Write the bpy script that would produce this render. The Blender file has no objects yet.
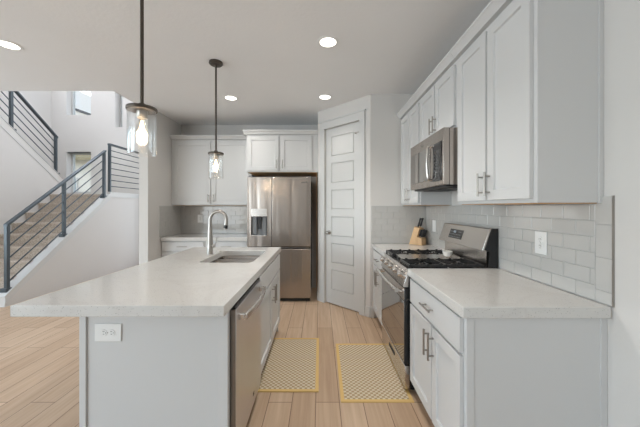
import bpy, bmesh, math, random
from mathutils import Vector, Matrix
C = bpy.context.scene.collection
R = math.radians
random.seed(7)
SC = bpy.context.scene

# ------------------------------------------------------------------ camera, world, lights, exposure
cam_d = bpy.data.cameras.new('camera')
cam = bpy.data.objects.new('camera', cam_d); C.objects.link(cam)
cam.location = (0, 0, 1.36); cam.rotation_euler = (R(90), 0, 0)
cam_d.lens = 16; cam_d.sensor_width = 36; cam_d.shift_y = -6.5/640
cam_d.clip_start = 0.02
SC.camera = cam
SC.view_settings.view_transform = 'Standard'
SC.view_settings.look = 'None'
SC.view_settings.gamma = 1
SC.view_settings.use_curve_mapping = False
SC.view_settings.exposure = 0.22
w = bpy.data.worlds.new('sky'); SC.world = w; w.use_nodes = True
nt = w.node_tree; nt.nodes.clear()
sky = nt.nodes.new('ShaderNodeTexSky'); sky.sky_type = 'NISHITA'; sky.sun_disc = False
sky.sun_elevation = R(42); sky.sun_rotation = R(200); sky.air_density = 1.0; sky.dust_density = 0.8
bgn = nt.nodes.new('ShaderNodeBackground'); bgn.inputs[1].default_value = 0.42
wo = nt.nodes.new('ShaderNodeOutputWorld')
tc = nt.nodes.new('ShaderNodeTexCoord'); cn = nt.nodes.new('ShaderNodeTexNoise'); cn.inputs['Scale'].default_value = 3.2; cn.inputs['Detail'].default_value = 6
crp = nt.nodes.new('ShaderNodeValToRGB'); crp.color_ramp.elements[0].position = 0.36; crp.color_ramp.elements[1].position = 0.60
cmx = nt.nodes.new('ShaderNodeMix'); cmx.data_type = 'RGBA'; cmx.inputs[7].default_value = (1.9, 2.0, 2.1, 1)
nt.links.new(tc.outputs['Generated'], cn.inputs['Vector']); nt.links.new(cn.outputs[0], crp.inputs[0]); nt.links.new(crp.outputs[0], cmx.inputs[0])
nt.links.new(sky.outputs[0], cmx.inputs[6]); nt.links.new(cmx.outputs[2], bgn.inputs[0]); nt.links.new(bgn.outputs[0], wo.inputs[0])

def area(name, loc, rot, sx, sy, power, col=(1, 1, 1), spread=180):
    l = bpy.data.lights.new(name, 'AREA'); l.shape = 'RECTANGLE'; l.size = sx; l.size_y = sy
    l.energy = power; l.color = col; l.spread = R(spread)
    o = bpy.data.objects.new(name, l); C.objects.link(o); o.location = loc; o.rotation_euler = rot
    return o
# daylight through the big windows of the living room (left wall and behind the camera)
area('daylight_left_window', (-6.40, 1.2, 1.5), (R(115), 0, R(-90)), 3.8, 2.0, 60, (0.72, 0.88, 1.0))
area('daylight_living_window', (-6.40, -3.2, 1.5), (R(112), 0, R(-90)), 2.6, 2.0, 112, (0.72, 0.87, 1.0))
area('daylight_rear_window', (-5.0, -4.88, 1.45), (R(112), 0, 0), 2.4, 2.1, 80, (0.72, 0.87, 1.0))
# unseen fill lamps added to brighten the stairwell and its walls
area('stairwell_fill_left', (-6.42, 5.1, 4.6), (R(68), 0, R(-90)), 2.6, 1.2, 55, (0.86, 0.91, 1.0))  # added lamp high on the left, no window in the wall behind it
area('stairwell_fill_right', (-2.52, 5.2, 4.3), (R(60), 0, R(90)), 2.8, 1.4, 98, (0.84, 0.90, 1.0))  # invented upper hall light, aimed at the stringer and left wall
area('hall_fill', (-3.4, 6.80, 1.25), (R(-90), 0, 0), 1.2, 2.0, 7.5, (0.86, 0.91, 1.0))  # added at the unseen hall door to brighten the stair wall

# ------------------------------------------------------------------ materials
def srgb(r, g, b):
    f = lambda c: (c/255/12.92) if c/255 <= 0.04045 else ((c/255+0.055)/1.055)**2.4
    return (f(r), f(g), f(b), 1)
def new_mat(name):
    m = bpy.data.materials.new(name); m.use_nodes = True
    t = m.node_tree; t.nodes.clear()
    o = t.nodes.new('ShaderNodeOutputMaterial'); p = t.nodes.new('ShaderNodeBsdfPrincipled')
    t.links.new(p.outputs[0], o.inputs[0])
    return m, t, p
def N(t, kind, **kw):
    n = t.nodes.new(kind)
    for k, v in kw.items(): setattr(n, k, v)
    return n
def coords(t, scale=(1, 1, 1), rot=(0, 0, 0), loc=(0, 0, 0)):
    g = N(t, 'ShaderNodeNewGeometry'); mp = N(t, 'ShaderNodeMapping')
    mp.inputs['Scale'].default_value = scale; mp.inputs['Rotation'].default_value = rot; mp.inputs['Location'].default_value = loc
    t.links.new(g.outputs['Position'], mp.inputs['Vector'])
    return mp.outputs[0]
def paint(name, col, rough=0.4, bump=0.0, bscale=90, spec=0.5, var=0.03):
    m, t, p = new_mat(name)
    p.inputs['Roughness'].default_value = rough; p.inputs['Specular IOR Level'].default_value = spec
    v = coords(t)
    nz = N(t, 'ShaderNodeTexNoise'); nz.inputs['Scale'].default_value = 1.7; nz.inputs['Detail'].default_value = 3
    t.links.new(v, nz.inputs['Vector'])
    mx = N(t, 'ShaderNodeMix', data_type='RGBA')
    mx.inputs[6].default_value = tuple(c*(1-var) for c in col[:3])+(1,); mx.inputs[7].default_value = tuple(min(1, c*(1+var)) for c in col[:3])+(1,)
    t.links.new(nz.outputs[0], mx.inputs[0]); t.links.new(mx.outputs[2], p.inputs['Base Color'])
    if bump:
        n2 = N(t, 'ShaderNodeTexNoise'); n2.inputs['Scale'].default_value = bscale; n2.inputs['Detail'].default_value = 4
        t.links.new(v, n2.inputs['Vector'])
        b = N(t, 'ShaderNodeBump'); b.inputs['Strength'].default_value = bump; b.inputs['Distance'].default_value = 0.004
        t.links.new(n2.outputs[0], b.inputs['Height']); t.links.new(b.outputs[0], p.inputs['Normal'])
    return m
def metal(name, col, rough=0.28, streak=(3, 3, 160), amt=0.12, metallic=1.0, wave=0.0):
    m, t, p = new_mat(name)
    p.inputs['Metallic'].default_value = metallic; p.inputs['Base Color'].default_value = col
    v = coords(t, streak)
    nz = N(t, 'ShaderNodeTexNoise'); nz.inputs['Scale'].default_value = 1.0; nz.inputs['Detail'].default_value = 4
    t.links.new(v, nz.inputs['Vector'])
    mr = N(t, 'ShaderNodeMapRange'); mr.inputs[3].default_value = rough-amt/2; mr.inputs[4].default_value = rough+amt/2
    t.links.new(nz.outputs[0], mr.inputs[0]); t.links.new(mr.outputs[0], p.inputs['Roughness'])
    if wave:
        n2 = N(t, 'ShaderNodeTexNoise'); n2.inputs['Scale'].default_value = 1.0; n2.inputs['Detail'].default_value = 1.5
        t.links.new(coords(t, (9, 9, 0.25)), n2.inputs['Vector'])
        b = N(t, 'ShaderNodeBump'); b.inputs['Strength'].default_value = wave; b.inputs['Distance'].default_value = 0.05
        t.links.new(n2.outputs[0], b.inputs['Height']); t.links.new(b.outputs[0], p.inputs['Normal'])
    return m
def plain(name, col, rough=0.5, metallic=0.0, spec=0.5):
    m, t, p = new_mat(name)
    p.inputs['Base Color'].default_value = col; p.inputs['Roughness'].default_value = rough
    p.inputs['Metallic'].default_value = metallic; p.inputs['Specular IOR Level'].default_value = spec
    return m
def emit(name, col, strength):
    m = bpy.data.materials.new(name); m.use_nodes = True; t = m.node_tree; t.nodes.clear()
    e = N(t, 'ShaderNodeEmission'); e.inputs[0].default_value = col; e.inputs[1].default_value = strength
    o = N(t, 'ShaderNodeOutputMaterial'); t.links.new(e.outputs[0], o.inputs[0])
    return m
def thin_glass(name, tint=(0.97, 0.985, 0.985, 1), refl=0.10, rough=0.02, edge=0.35):
    m = bpy.data.materials.new(name); m.use_nodes = True; t = m.node_tree; t.nodes.clear()
    tr = N(t, 'ShaderNodeBsdfTransparent'); tr.inputs[0].default_value = tint
    gl = N(t, 'ShaderNodeBsdfGlossy'); gl.inputs['Roughness'].default_value = rough
    lw = N(t, 'ShaderNodeLayerWeight'); lw.inputs[0].default_value = edge
    mr = N(t, 'ShaderNodeMapRange'); mr.inputs[3].default_value = refl*0.4; mr.inputs[4].default_value = min(1, refl*5)
    mx = N(t, 'ShaderNodeMixShader'); o = N(t, 'ShaderNodeOutputMaterial')
    t.links.new(lw.outputs['Facing'], mr.inputs[0]); t.links.new(mr.outputs[0], mx.inputs[0])
    t.links.new(tr.outputs[0], mx.inputs[1]); t.links.new(gl.outputs[0], mx.inputs[2]); t.links.new(mx.outputs[0], o.inputs[0])
    return m
def wood_floor():
    m, t, p = new_mat('oak_planks')
    v = coords(t, rot=(0, 0, R(90)), loc=(0.31, 0.03, 0))
    br = N(t, 'ShaderNodeTexBrick'); br.offset = 0.37; br.offset_frequency = 2
    br.inputs['Color1'].default_value = (0.0, 0.0, 0.0, 1); br.inputs['Color2'].default_value = (1, 1, 1, 1)
    br.inputs['Mortar'].default_value = (0.5, 0.5, 0.5, 1)
    br.inputs['Scale'].default_value = 1; br.inputs['Mortar Size'].default_value = 0.0022; br.inputs['Mortar Smooth'].default_value = 0.2
    br.inputs['Brick Width'].default_value = 1.22; br.inputs['Row Height'].default_value = 0.165; br.inputs['Bias'].default_value = 0
    t.links.new(v, br.inputs['Vector'])
    g = coords(t, (38, 1.6, 1))
    n1 = N(t, 'ShaderNodeTexNoise'); n1.inputs['Scale'].default_value = 1; n1.inputs['Detail'].default_value = 6; n1.inputs['Distortion'].default_value = 0.6
    t.links.new(g, n1.inputs['Vector'])
    g2 = coords(t, (9, 0.9, 1)); n2 = N(t, 'ShaderNodeTexNoise'); n2.inputs['Scale'].default_value = 1; n2.inputs['Detail'].default_value = 3; n2.inputs['Distortion'].default_value = 1.2
    t.links.new(g2, n2.inputs['Vector'])
    a = N(t, 'ShaderNodeMath', operation='MULTIPLY_ADD'); a.inputs[1].default_value = 0.20; t.links.new(br.outputs['Color'], a.inputs[0])
    b = N(t, 'ShaderNodeMath', operation='MULTIPLY_ADD'); b.inputs[1].default_value = 0.5; t.links.new(n1.outputs[0], b.inputs[0]); b.inputs[2].default_value = 0.0
    t.links.new(b.outputs[0], a.inputs[2])
    c = N(t, 'ShaderNodeMath', operation='MULTIPLY_ADD'); c.inputs[1].default_value = 0.42; t.links.new(n2.outputs[0], c.inputs[0]); t.links.new(a.outputs[0], c.inputs[2])
    cr = N(t, 'ShaderNodeValToRGB')
    cr.color_ramp.elements[0].position = 0.12; cr.color_ramp.elements[0].color = srgb(158, 129, 105)
    cr.color_ramp.elements[1].position = 0.85; cr.color_ramp.elements[1].color = srgb(213, 188, 162)
    e = cr.color_ramp.elements.new(0.5); e.color = srgb(189, 161, 134)
    t.links.new(c.outputs[0], cr.inputs[0])
    mx = N(t, 'ShaderNodeMix', data_type='RGBA'); mx.inputs[7].default_value = srgb(96, 72, 56)
    t.links.new(br.outputs['Fac'], mx.inputs[0]); t.links.new(cr.outputs[0], mx.inputs[6]); t.links.new(mx.outputs[2], p.inputs['Base Color'])
    p.inputs['Roughness'].default_value = 0.42; p.inputs['Specular IOR Level'].default_value = 0.4
    bp = N(t, 'ShaderNodeBump'); bp.inputs['Strength'].default_value = 0.25; bp.inputs['Distance'].default_value = 0.002; bp.invert = True
    t.links.new(br.outputs['Fac'], bp.inputs['Height']); t.links.new(bp.outputs[0], p.inputs['Normal'])
    return m
def quartz(name):
    m, t, p = new_mat(name)
    v = coords(t)
    vo = N(t, 'ShaderNodeTexVoronoi'); vo.inputs['Scale'].default_value = 125; t.links.new(v, vo.inputs['Vector'])
    cr = N(t, 'ShaderNodeValToRGB'); cr.color_ramp.elements[0].position = 0.10; cr.color_ramp.elements[1].position = 0.24
    cr.color_ramp.elements[0].color = (1, 1, 1, 1); cr.color_ramp.elements[1].color = (0, 0, 0, 1)
    t.links.new(vo.outputs['Distance'], cr.inputs[0])
    wn = N(t, 'ShaderNodeTexNoise'); wn.inputs['Scale'].default_value = 60; t.links.new(v, wn.inputs['Vector'])
    th = N(t, 'ShaderNodeMath', operation='GREATER_THAN'); th.inputs[1].default_value = 0.50; t.links.new(wn.outputs[0], th.inputs[0])
    ml = N(t, 'ShaderNodeMath', operation='MULTIPLY'); t.links.new(cr.outputs[0], ml.inputs[0]); t.links.new(th.outputs[0], ml.inputs[1])
    vn = N(t, 'ShaderNodeTexNoise'); vn.inputs['Scale'].default_value = 1.6; vn.inputs['Detail'].default_value = 6; vn.inputs['Distortion'].default_value = 1.4; t.links.new(v, vn.inputs['Vector'])
    vr = N(t, 'ShaderNodeValToRGB'); els = vr.color_ramp.elements
    els[0].position = 0.47; els[0].color = (0, 0, 0, 1); els[1].position = 0.53; els[1].color = (0, 0, 0, 1); x = els.new(0.5); x.color = (1, 1, 1, 1)
    t.links.new(vn.outputs[0], vr.inputs[0])
    m1 = N(t, 'ShaderNodeMix', data_type='RGBA'); m1.inputs[6].default_value = srgb(214, 212, 208); m1.inputs[7].default_value = srgb(210, 207, 203)
    t.links.new(vr.outputs[0], m1.inputs[0])
    m2 = N(t, 'ShaderNodeMix', data_type='RGBA'); m2.inputs[7].default_value = srgb(138, 134, 130)
    t.links.new(ml.outputs[0], m2.inputs[0]); t.links.new(m1.outputs[2], m2.inputs[6]); t.links.new(m2.outputs[2], p.inputs['Base Color'])
    p.inputs['Roughness'].default_value = 0.11
    return m
def woven(name):
    m, t, p = new_mat(name)
    v = coords(t, (1, 1, 0))
    ck = N(t, 'ShaderNodeTexChecker'); ck.inputs['Scale'].default_value = 52
    ck.inputs['Color1'].default_value = srgb(236, 222, 196); ck.inputs['Color2'].default_value = srgb(190, 164, 128)
    t.links.new(v, ck.inputs['Vector'])
    nz = N(t, 'ShaderNodeTexNoise'); nz.inputs['Scale'].default_value = 400; t.links.new(v, nz.inputs['Vector'])
    mx = N(t, 'ShaderNodeMix', data_type='RGBA', blend_type='MULTIPLY'); mx.inputs[0].default_value = 0.35
    t.links.new(ck.outputs[0], mx.inputs[6]); t.links.new(nz.outputs[1], mx.inputs[7]); t.links.new(mx.outputs[2], p.inputs['Base Color'])
    p.inputs['Roughness'].default_value = 0.9
    b = N(t, 'ShaderNodeBump'); b.inputs['Strength'].default_value = 0.4; b.inputs['Distance'].default_value = 0.003
    t.links.new(ck.outputs[1], b.inputs['Height']); t.links.new(b.outputs[0], p.inputs['Normal'])
    return m
def carpet(name):
    m, t, p = new_mat(name)
    v = coords(t); nz = N(t, 'ShaderNodeTexNoise'); nz.inputs['Scale'].default_value = 55; nz.inputs['Detail'].default_value = 5; t.links.new(v, nz.inputs['Vector'])
    cr = N(t, 'ShaderNodeValToRGB'); cr.color_ramp.elements[0].position = 0.3; cr.color_ramp.elements[0].color = srgb(160, 146, 132)
    cr.color_ramp.elements[1].position = 0.7; cr.color_ramp.elements[1].color = srgb(204, 190, 176)
    t.links.new(nz.outputs[0], cr.inputs[0]); t.links.new(cr.outputs[0], p.inputs['Base Color']); p.inputs['Roughness'].default_value = 1
    b = N(t, 'ShaderNodeBump'); b.inputs['Strength'].default_value = 0.6; b.inputs['Distance'].default_value = 0.01
    t.links.new(nz.outputs[0], b.inputs['Height']); t.links.new(b.outputs[0], p.inputs['Normal'])
    return m
def wood(name, c0, c1, scale=(60, 60, 5), rough=0.5):
    m, t, p = new_mat(name)
    v = coords(t, scale); nz = N(t, 'ShaderNodeTexNoise'); nz.inputs['Scale'].default_value = 1; nz.inputs['Detail'].default_value = 5; t.links.new(v, nz.inputs['Vector'])
    mx = N(t, 'ShaderNodeMix', data_type='RGBA'); mx.inputs[6].default_value = c0; mx.inputs[7].default_value = c1
    t.links.new(nz.outputs[0], mx.inputs[0]); t.links.new(mx.outputs[2], p.inputs['Base Color']); p.inputs['Roughness'].default_value = rough
    return m

M = {}
M['cab'] = paint('cabinet_white', srgb(211, 211, 210), 0.38, var=0.01)
M['trim'] = paint('trim_white', srgb(209, 209, 207), 0.4, var=0.01)
M['wall'] = paint('wall_paint', srgb(216, 213, 209), 0.75, 0.12, 70, 0.3)
M['ceil'] = paint('ceiling_paint', srgb(242, 242, 242), 0.85, 0.35, 38, 0.2)
M['floor'] = wood_floor()
M['quartz'] = quartz('quartz')
M['tile'] = paint('tile_glaze', srgb(197, 195, 191), 0.10, 0.03, 6, 0.5, var=0.02)
M['grout'] = paint('grout', srgb(204, 203, 200), 0.9)
M['steel'] = metal('stainless', (0.44, 0.395, 0.36, 1), 0.26, (90, 90, 1.5), 0.03, wave=0.16)
M['steel_dw'] = metal('stainless_satin', (0.69, 0.69, 0.70, 1), 0.34, (90, 90, 1.5), 0.03)
M['steel_h'] = metal('stainless_horizontal', (0.63, 0.60, 0.57, 1), 0.25, (2, 2, 90), 0.03)
M['steel_sink'] = metal('stainless_sink', (0.32, 0.285, 0.255, 1), 0.22, (20, 20, 20), 0.04)
M['core'] = metal('dark_steel', (0.30, 0.28, 0.265, 1), 0.4, (20, 20, 20), 0.05)
M['nickel'] = metal('brushed_nickel', (0.40, 0.375, 0.345, 1), 0.3, (40, 40, 40), 0.05)
M['bronze'] = metal('dark_bronze', (0.10, 0.085, 0.072, 1), 0.4, (20, 20, 20), 0.1, 0.8)
M['rail'] = metal('slate_metal', srgb(84, 92, 98), 0.38, (20, 20, 20), 0.1, 0.55)
M['black'] = plain('black_enamel', (0.012, 0.012, 0.013, 1), 0.25)
M['dark'] = plain('dark_plastic', (0.03, 0.03, 0.032, 1), 0.5)
M['iron'] = plain('cast_iron', (0.022, 0.022, 0.023, 1), 0.26)
M['bglass'] = plain('black_glass', (0.015, 0.015, 0.016, 1), 0.03, spec=1.0)
M['oglass'] = plain('mirrored_oven_glass', (0.36, 0.345, 0.33, 1), 0.03, metallic=1.0)
M['grey'] = plain('grey_plastic', srgb(120, 122, 124), 0.45)
M['white'] = plain('white_plastic', srgb(238, 238, 236), 0.35)
M['slot'] = plain('outlet_slot', (0.05, 0.05, 0.05, 1), 0.6)
M['ceramic'] = plain('white_ceramic', srgb(238, 234, 228), 0.2)
M['rug'] = woven('woven_mat')
M['binding'] = paint('gold_binding', srgb(222, 188, 122), 0.85, 0.3, 300)
M['carpet'] = carpet('stair_carpet')
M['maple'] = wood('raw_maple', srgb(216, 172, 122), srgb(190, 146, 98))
M['kick'] = wood('toe_kick_wood', srgb(150, 122, 102), srgb(128, 102, 84), (5, 60, 60))
M['bamboo'] = wood('bamboo', srgb(224, 188, 144), srgb(204, 164, 118), (90, 90, 8), 0.45)
M['glass'] = thin_glass('window_glass', refl=0.08)
M['jar'] = thin_glass('pendant_glass', (0.985, 0.985, 0.98, 1), 0.12, 0.03, 0.3)
M['bulb'] = thin_glass('bulb_glass', (1.0, 0.97, 0.92, 1), 0.10, 0.02, 0.3)
M['filament'] = emit('filament', (1.0, 0.76, 0.52, 1), 9)
M['lamp'] = emit('downlight', (1.0, 0.93, 0.84, 1), 4)
M['led'] = emit('display_digits', (0.75, 0.9, 1.0, 1), 0.9)

# ------------------------------------------------------------------ mesh helpers
class MB:
    def __init__(s): s.bm = bmesh.new()
    def box(s, x0, x1, y0, y1, z0, z1, mat=None):
        vs = [Vector((x, y, z)) for x in (x0, x1) for y in (y0, y1) for z in (z0, z1)]
        if mat: vs = [mat @ v for v in vs]
        v = [s.bm.verts.new(p) for p in vs]
        for f in ((0, 1, 3, 2), (4, 6, 7, 5), (0, 4, 5, 1), (2, 3, 7, 6), (0, 2, 6, 4), (1, 5, 7, 3)):
            s.bm.faces.new([v[i] for i in f])
        return s
    def prism(s, pts, a, b, axis='x'):
        def P(u, v, k):
            return {'x': (k, u, v), 'y': (u, k, v), 'z': (u, v, k)}[axis]
        A = [s.bm.verts.new(P(u, v, a)) for u, v in pts]; B = [s.bm.verts.new(P(u, v, b)) for u, v in pts]
        n = len(pts)
        s.bm.faces.new(A); s.bm.faces.new(B[::-1])
        for i in range(n): s.bm.faces.new([A[i], B[i], B[(i+1) % n], A[(i+1) % n]])
        return s
    def tube(s, pts, r, seg=12, cap=True):
        pts = [Vector(p) for p in pts]; n = len(pts)
        rs = r if isinstance(r, (list, tuple)) else [r]*n
        rings = []; up = None
        for i, p in enumerate(pts):
            d = (pts[min(i+1, n-1)]-pts[max(i-1, 0)]).normalized()
            if up is None:
                up = Vector((0, 0, 1)) if abs(d.z) < 0.9 else Vector((1, 0, 0))
            a = d.cross(up).normalized(); b = a.cross(d).normalized(); up = b
            rings.append([s.bm.verts.new(p+rs[i]*(math.cos(2*math.pi*k/seg)*a+math.sin(2*math.pi*k/seg)*b)) for k in range(seg)])
        for i in range(n-1):
            for k in range(seg):
                s.bm.faces.new([rings[i][k], rings[i][(k+1) % seg], rings[i+1][(k+1) % seg], rings[i+1][k]])
        if cap:
            s.bm.faces.new(rings[0][::-1]); s.bm.faces.new(rings[-1])
        return s
    def lathe(s, prof, c=(0, 0, 0), seg=32, mat=None):
        rings = []
        for r, z in prof:
            if r < 1e-6:
                p = Vector((c[0], c[1], c[2]+z)); rings.append([s.bm.verts.new(mat @ p if mat else p)])
            else:
                ring = []
                for k in range(seg):
                    p = Vector((c[0]+r*math.cos(2*math.pi*k/seg), c[1]+r*math.sin(2*math.pi*k/seg), c[2]+z))
                    ring.append(s.bm.verts.new(mat @ p if mat else p))
                rings.append(ring)
        for i in range(len(rings)-1):
            a, b = rings[i], rings[i+1]
            for k in range(seg):
                k2 = (k+1) % seg
                if len(a) == 1 and len(b) == 1: continue
                if len(a) == 1: s.bm.faces.new([a[0], b[k], b[k2]])
                elif len(b) == 1: s.bm.faces.new([a[k], a[k2], b[0]])
                else: s.bm.faces.new([a[k], a[k2], b[k2], b[k]])
        return s
    def cyl(s, p0, p1, r, seg=20, r2=None):
        return s.tube([p0, p1], [r, r if r2 is None else r2], seg)
    def loft(s, loops, cap0=False, cap1=True):
        rings = [[s.bm.verts.new(p) for p in lp] for lp in loops]
        for a, b in zip(rings, rings[1:]):
            n = len(a)
            for k in range(n): s.bm.faces.new([a[k], a[(k+1) % n], b[(k+1) % n], b[k]])
        if cap0: s.bm.faces.new(rings[0][::-1])
        if cap1: s.bm.faces.new(rings[-1])
        return s
    def build(s, name, mat, parent=None, bevel=0.0, seg=2, angle=40):
        bmesh.ops.recalc_face_normals(s.bm, faces=s.bm.faces[:])
        me = bpy.data.meshes.new(name); s.bm.to_mesh(me); s.bm.free()
        me.polygons.foreach_set('use_smooth', [True]*len(me.polygons)); me.set_sharp_from_angle(angle=R(angle))
        me.materials.append(mat)
        o = bpy.data.objects.new(name, me); C.objects.link(o)
        if parent: o.parent = parent
        if bevel:
            b = o.modifiers.new('bevel', 'BEVEL'); b.width = bevel; b.segments = seg; b.limit_method = 'ANGLE'; b.angle_limit = R(40)
        return o
def tag(o, label=None, cat=None, group=None, kind=None):
    if label: o['label'] = label
    if cat: o['category'] = cat
    if group: o['group'] = group
    if kind: o['kind'] = kind
    return o
def thing(name, label, cat, loc=(0, 0, 0), rz=0, group=None):
    o = bpy.data.objects.new(name, None); C.objects.link(o); o.location = loc; o.rotation_euler = (0, 0, R(rz)); o.empty_display_size = 0.1
    return tag(o, label, cat, group)
def struct(name, mb, mat, label, cat='wall', bevel=0, parent=None):
    o = mb.build(name, mat, parent, bevel)
    if not parent: tag(o, label, cat, None, 'structure')
    return o
def copy_tree(o, parent=None):
    c = o.copy(); C.objects.link(c)
    if parent: c.parent = parent
    for ch in [x for x in bpy.data.objects if x.parent == o]: copy_tree(ch, c)
    return c
def rrect(x0, x1, y0, y1, r, z, n=6):
    out = []
    for cx, cy, a0 in ((x1-r, y1-r, 0), (x0+r, y1-r, 90), (x0+r, y0+r, 180), (x1-r, y0+r, 270)):
        for k in range(n+1):
            a = R(a0+90*k/n); out.append(Vector((cx+r*math.cos(a), cy+r*math.sin(a), z)))
    return out

# ------------------------------------------------------------------ room shell
XR = 1.31; XL = -6.47; CE = 2.745; TOP = 5.4
struct('floor', MB().box(-6.75, 1.5, -5.2, 7.2, -0.1, 0), M['floor'], 'light oak plank floor running away from the viewer', 'floor')
struct('ceiling', MB().box(-2.45, 1.5, -5.2, 5.0, CE, CE+0.25).box(-6.6, -2.45, -5.2, 3.40, CE, CE+0.25), M['ceil'], 'flat textured light grey ceiling over the kitchen', 'ceiling')
struct('ceiling_stairwell', MB().box(-6.6, -2.3, 3.2, 7.2, TOP, TOP+0.1), M['ceil'], 'high ceiling over the two storey stairwell', 'ceiling')
struct('wall_right', MB().box(XR, 1.45, -5.2, 5.0, 0, CE), M['wall'], 'plain light wall behind the range and right cabinets')
struct('wall_back', MB().box(-2.346, XR, 4.8, 4.95, 0, CE), M['wall'], 'back wall behind the refrigerator and left cabinets')
struct('wall_left', MB().box(-2.469, -2.346, 3.88, 7.1, 0, CE).box(-2.469, -2.346, 3.88, 7.1, CE+0.25, TOP).box(-2.469, -2.451, 3.40, 7.1, CE, CE+0.25).box(-2.469, -2.346, 3.40, 3.88, CE+0.25, TOP),
       M['wall'], 'short wall end left of the back cabinets, beside the stairwell')
struct('wall_loft', MB().box(-6.47, -2.469, 3.30, 3.399, CE+0.25, TOP), M['wall'], 'upper storey wall above the kitchen ceiling edge')
struct('wall_living', MB().box(-6.62, XL, -5.2, -4.55, 0, CE).box(-6.62, XL, -1.85, -0.75, 0, CE).box(-6.62, XL, -4.55, -1.85, 0, 0.4).box(-6.62, XL, -4.55, -1.85, 2.6, CE).box(-6.62, XL, 3.15, 7.1, 0, TOP).box(-6.62, XL, -0.75, 3.15, 0, 0.4).box(-6.62, XL, -0.75, 3.15, 2.6, CE),
       M['wall'], 'tall side wall left of the stairs')
struct('wall_rear', MB().box(-6.62, -6.25, -5.2, -5.0, 0, CE).box(-3.75, 1.45, -5.2, -5.0, 0, CE).box(-6.25, -3.75, -5.2, -5.0, 0, 0.3).box(-6.25, -3.75, -5.2, -5.0, 2.6, CE),
       M['wall'], 'wall with the wide windows behind the viewer')
# stairwell back wall with three window openings (x0, x1, z0, z1)
SY = 6.85; WT = 0.25
wins = [(-6.105, -5.515, 3.575, 4.9), (-6.105, -5.515, 1.70, 2.69), (-4.94, -4.76, 3.285, 4.9)]
mb = MB()
mb.box(-6.47, -6.105, SY, SY+WT, 0, TOP); mb.box(-5.515, -4.94, SY, SY+WT, 0, TOP); mb.box(-4.76, -4.05, SY, SY+WT, 0, TOP); mb.box(-2.75, -2.469, SY, SY+WT, 0, TOP); mb.box(-4.05, -2.75, SY, SY+WT, 2.3, TOP)
mb.box(-6.105, -5.515, SY, SY+WT, 0, 1.70); mb.box(-6.105, -5.515, SY, SY+WT, 2.69, 3.575); mb.box(-6.105, -5.515, SY, SY+WT, 4.9, TOP)
mb.box(-4.94, -4.76, SY, SY+WT, 0, 3.285); mb.box(-4.94, -4.76, SY, SY+WT, 4.9, TOP)
struct('wall_stairwell', mb, M['wall'], 'tall white wall with windows behind the stair landing')
wl = ['upper stairwell window showing sky', 'lower stairwell window seen behind the landing handrail', 'narrow tall window slot left of the nearer pendant']
for i, (x0, x1, z0, z1) in enumerate(wins):
    e = 0.035; y0 = SY+(0.14 if i < 2 else 0.178)
    f = MB()
    for a in ((x0, x0+e, z0, z1), (x1-e, x1, z0, z1), (x0+e, x1-e, z0, z0+e), (x0+e, x1-e, z1-e, z1)): f.box(a[0], a[1], y0, y0+0.07, a[2], a[3])
    wo_ = f.build('window_%d' % (i+1), M['trim'], None, 0.004); tag(wo_, wl[i], 'window', None, 'structure')
    MB().box(x0+e, x1-e, y0+0.03, y0+0.036, z0+e, z1-e).build('pane', M['glass'], wo_)
    if i == 1:
        MB().box(x0+0.01, x1-0.01, SY+0.03, SY+0.06, z1-0.03, z1-0.002).build('top_bar', M['grey'], wo_)  # grey bar across the top of the lower window

f = MB()  # unseen door, added with its opening around the hall fill lamp
for a in ((-4.05, -3.95, 0, 2.3), (-2.85, -2.75, 0, 2.3), (-3.95, -2.85, 0, 0.14), (-3.95, -2.85, 2.18, 2.3)): f.box(a[0], a[1], SY+0.10, SY+0.15, a[2], a[3])
hd_ = f.build('unseen_hall_door', M['trim'], None, 0.004); tag(hd_, 'unseen glazed door added at the end of the stair hall', 'door', None, 'structure')
MB().box(-3.95, -2.85, SY+0.12, SY+0.126, 0.14, 2.18).build('pane', M['glass'], hd_)
# pantry: return wall, diagonal wall with a door, side of the refrigerator niche
PA = Vector((-0.03, 4.15, 0)); s2 = math.sqrt(.5)
DL = 0.919
mb = MB()
mb.box(0.62, XR, 3.50, 3.62, 0, CE)
mb.box(-0.03, 0.09, 4.15, 4.8, 0, CE)
struct('wall_pantry', mb, M['wall'], 'pantry box walls between the refrigerator and the range side')
T = Matrix.Translation(PA) @ Matrix.Rotation(R(-45), 4, 'Z')
u0, u1, dh = 0.143, 0.7575, 2.462
mb = MB()
mb.box(0, u0, 0, 0.11, 0, CE, T).box(u1, DL, 0, 0.11, 0, CE, T).box(u0, u1, 0, 0.11, dh, CE, T)
struct('wall_diagonal', mb, M['wall'], 'angled white pantry wall around the tall door')
mb = MB()
mb.box(u0-0.086, u0, -0.018, 0, 0, dh, T).box(u1, u1+0.086, -0.018, 0, 0, dh, T)
mb.box(u0-0.086, u1+0.086, -0.020, 0, dh, dh+0.10, T).box(u0-0.10, u1+0.10, -0.028, 0, dh+0.0985, dh+0.118, T)
struct('trim_1', mb, M['trim'], 'flat white door casing with a wide head around the pantry door', 'trim', 0.002)
mb = MB().box(0, u0-0.087, -0.014, 0, 0, 0.13, T).box(u1+0.087, DL, -0.014, 0, 0, 0.13, T).box(0.62, 0.666, 3.486, 3.50, 0, 0.13).box(-0.044, -0.03, 4.16, 4.8, 0, 0.13)
struct('baseboard_pantry', mb, M['trim'], 'white baseboard along the pantry walls', 'baseboard', 0.003)
struct('baseboard_left', MB().box(-2.346, -2.332, 3.88, 4.17, 0, 0.13).box(-2.469, -2.346, 3.866, 3.88, 0, 0.13), M['trim'], 'white baseboard around the short left wall end', 'baseboard', 0.003)
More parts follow.
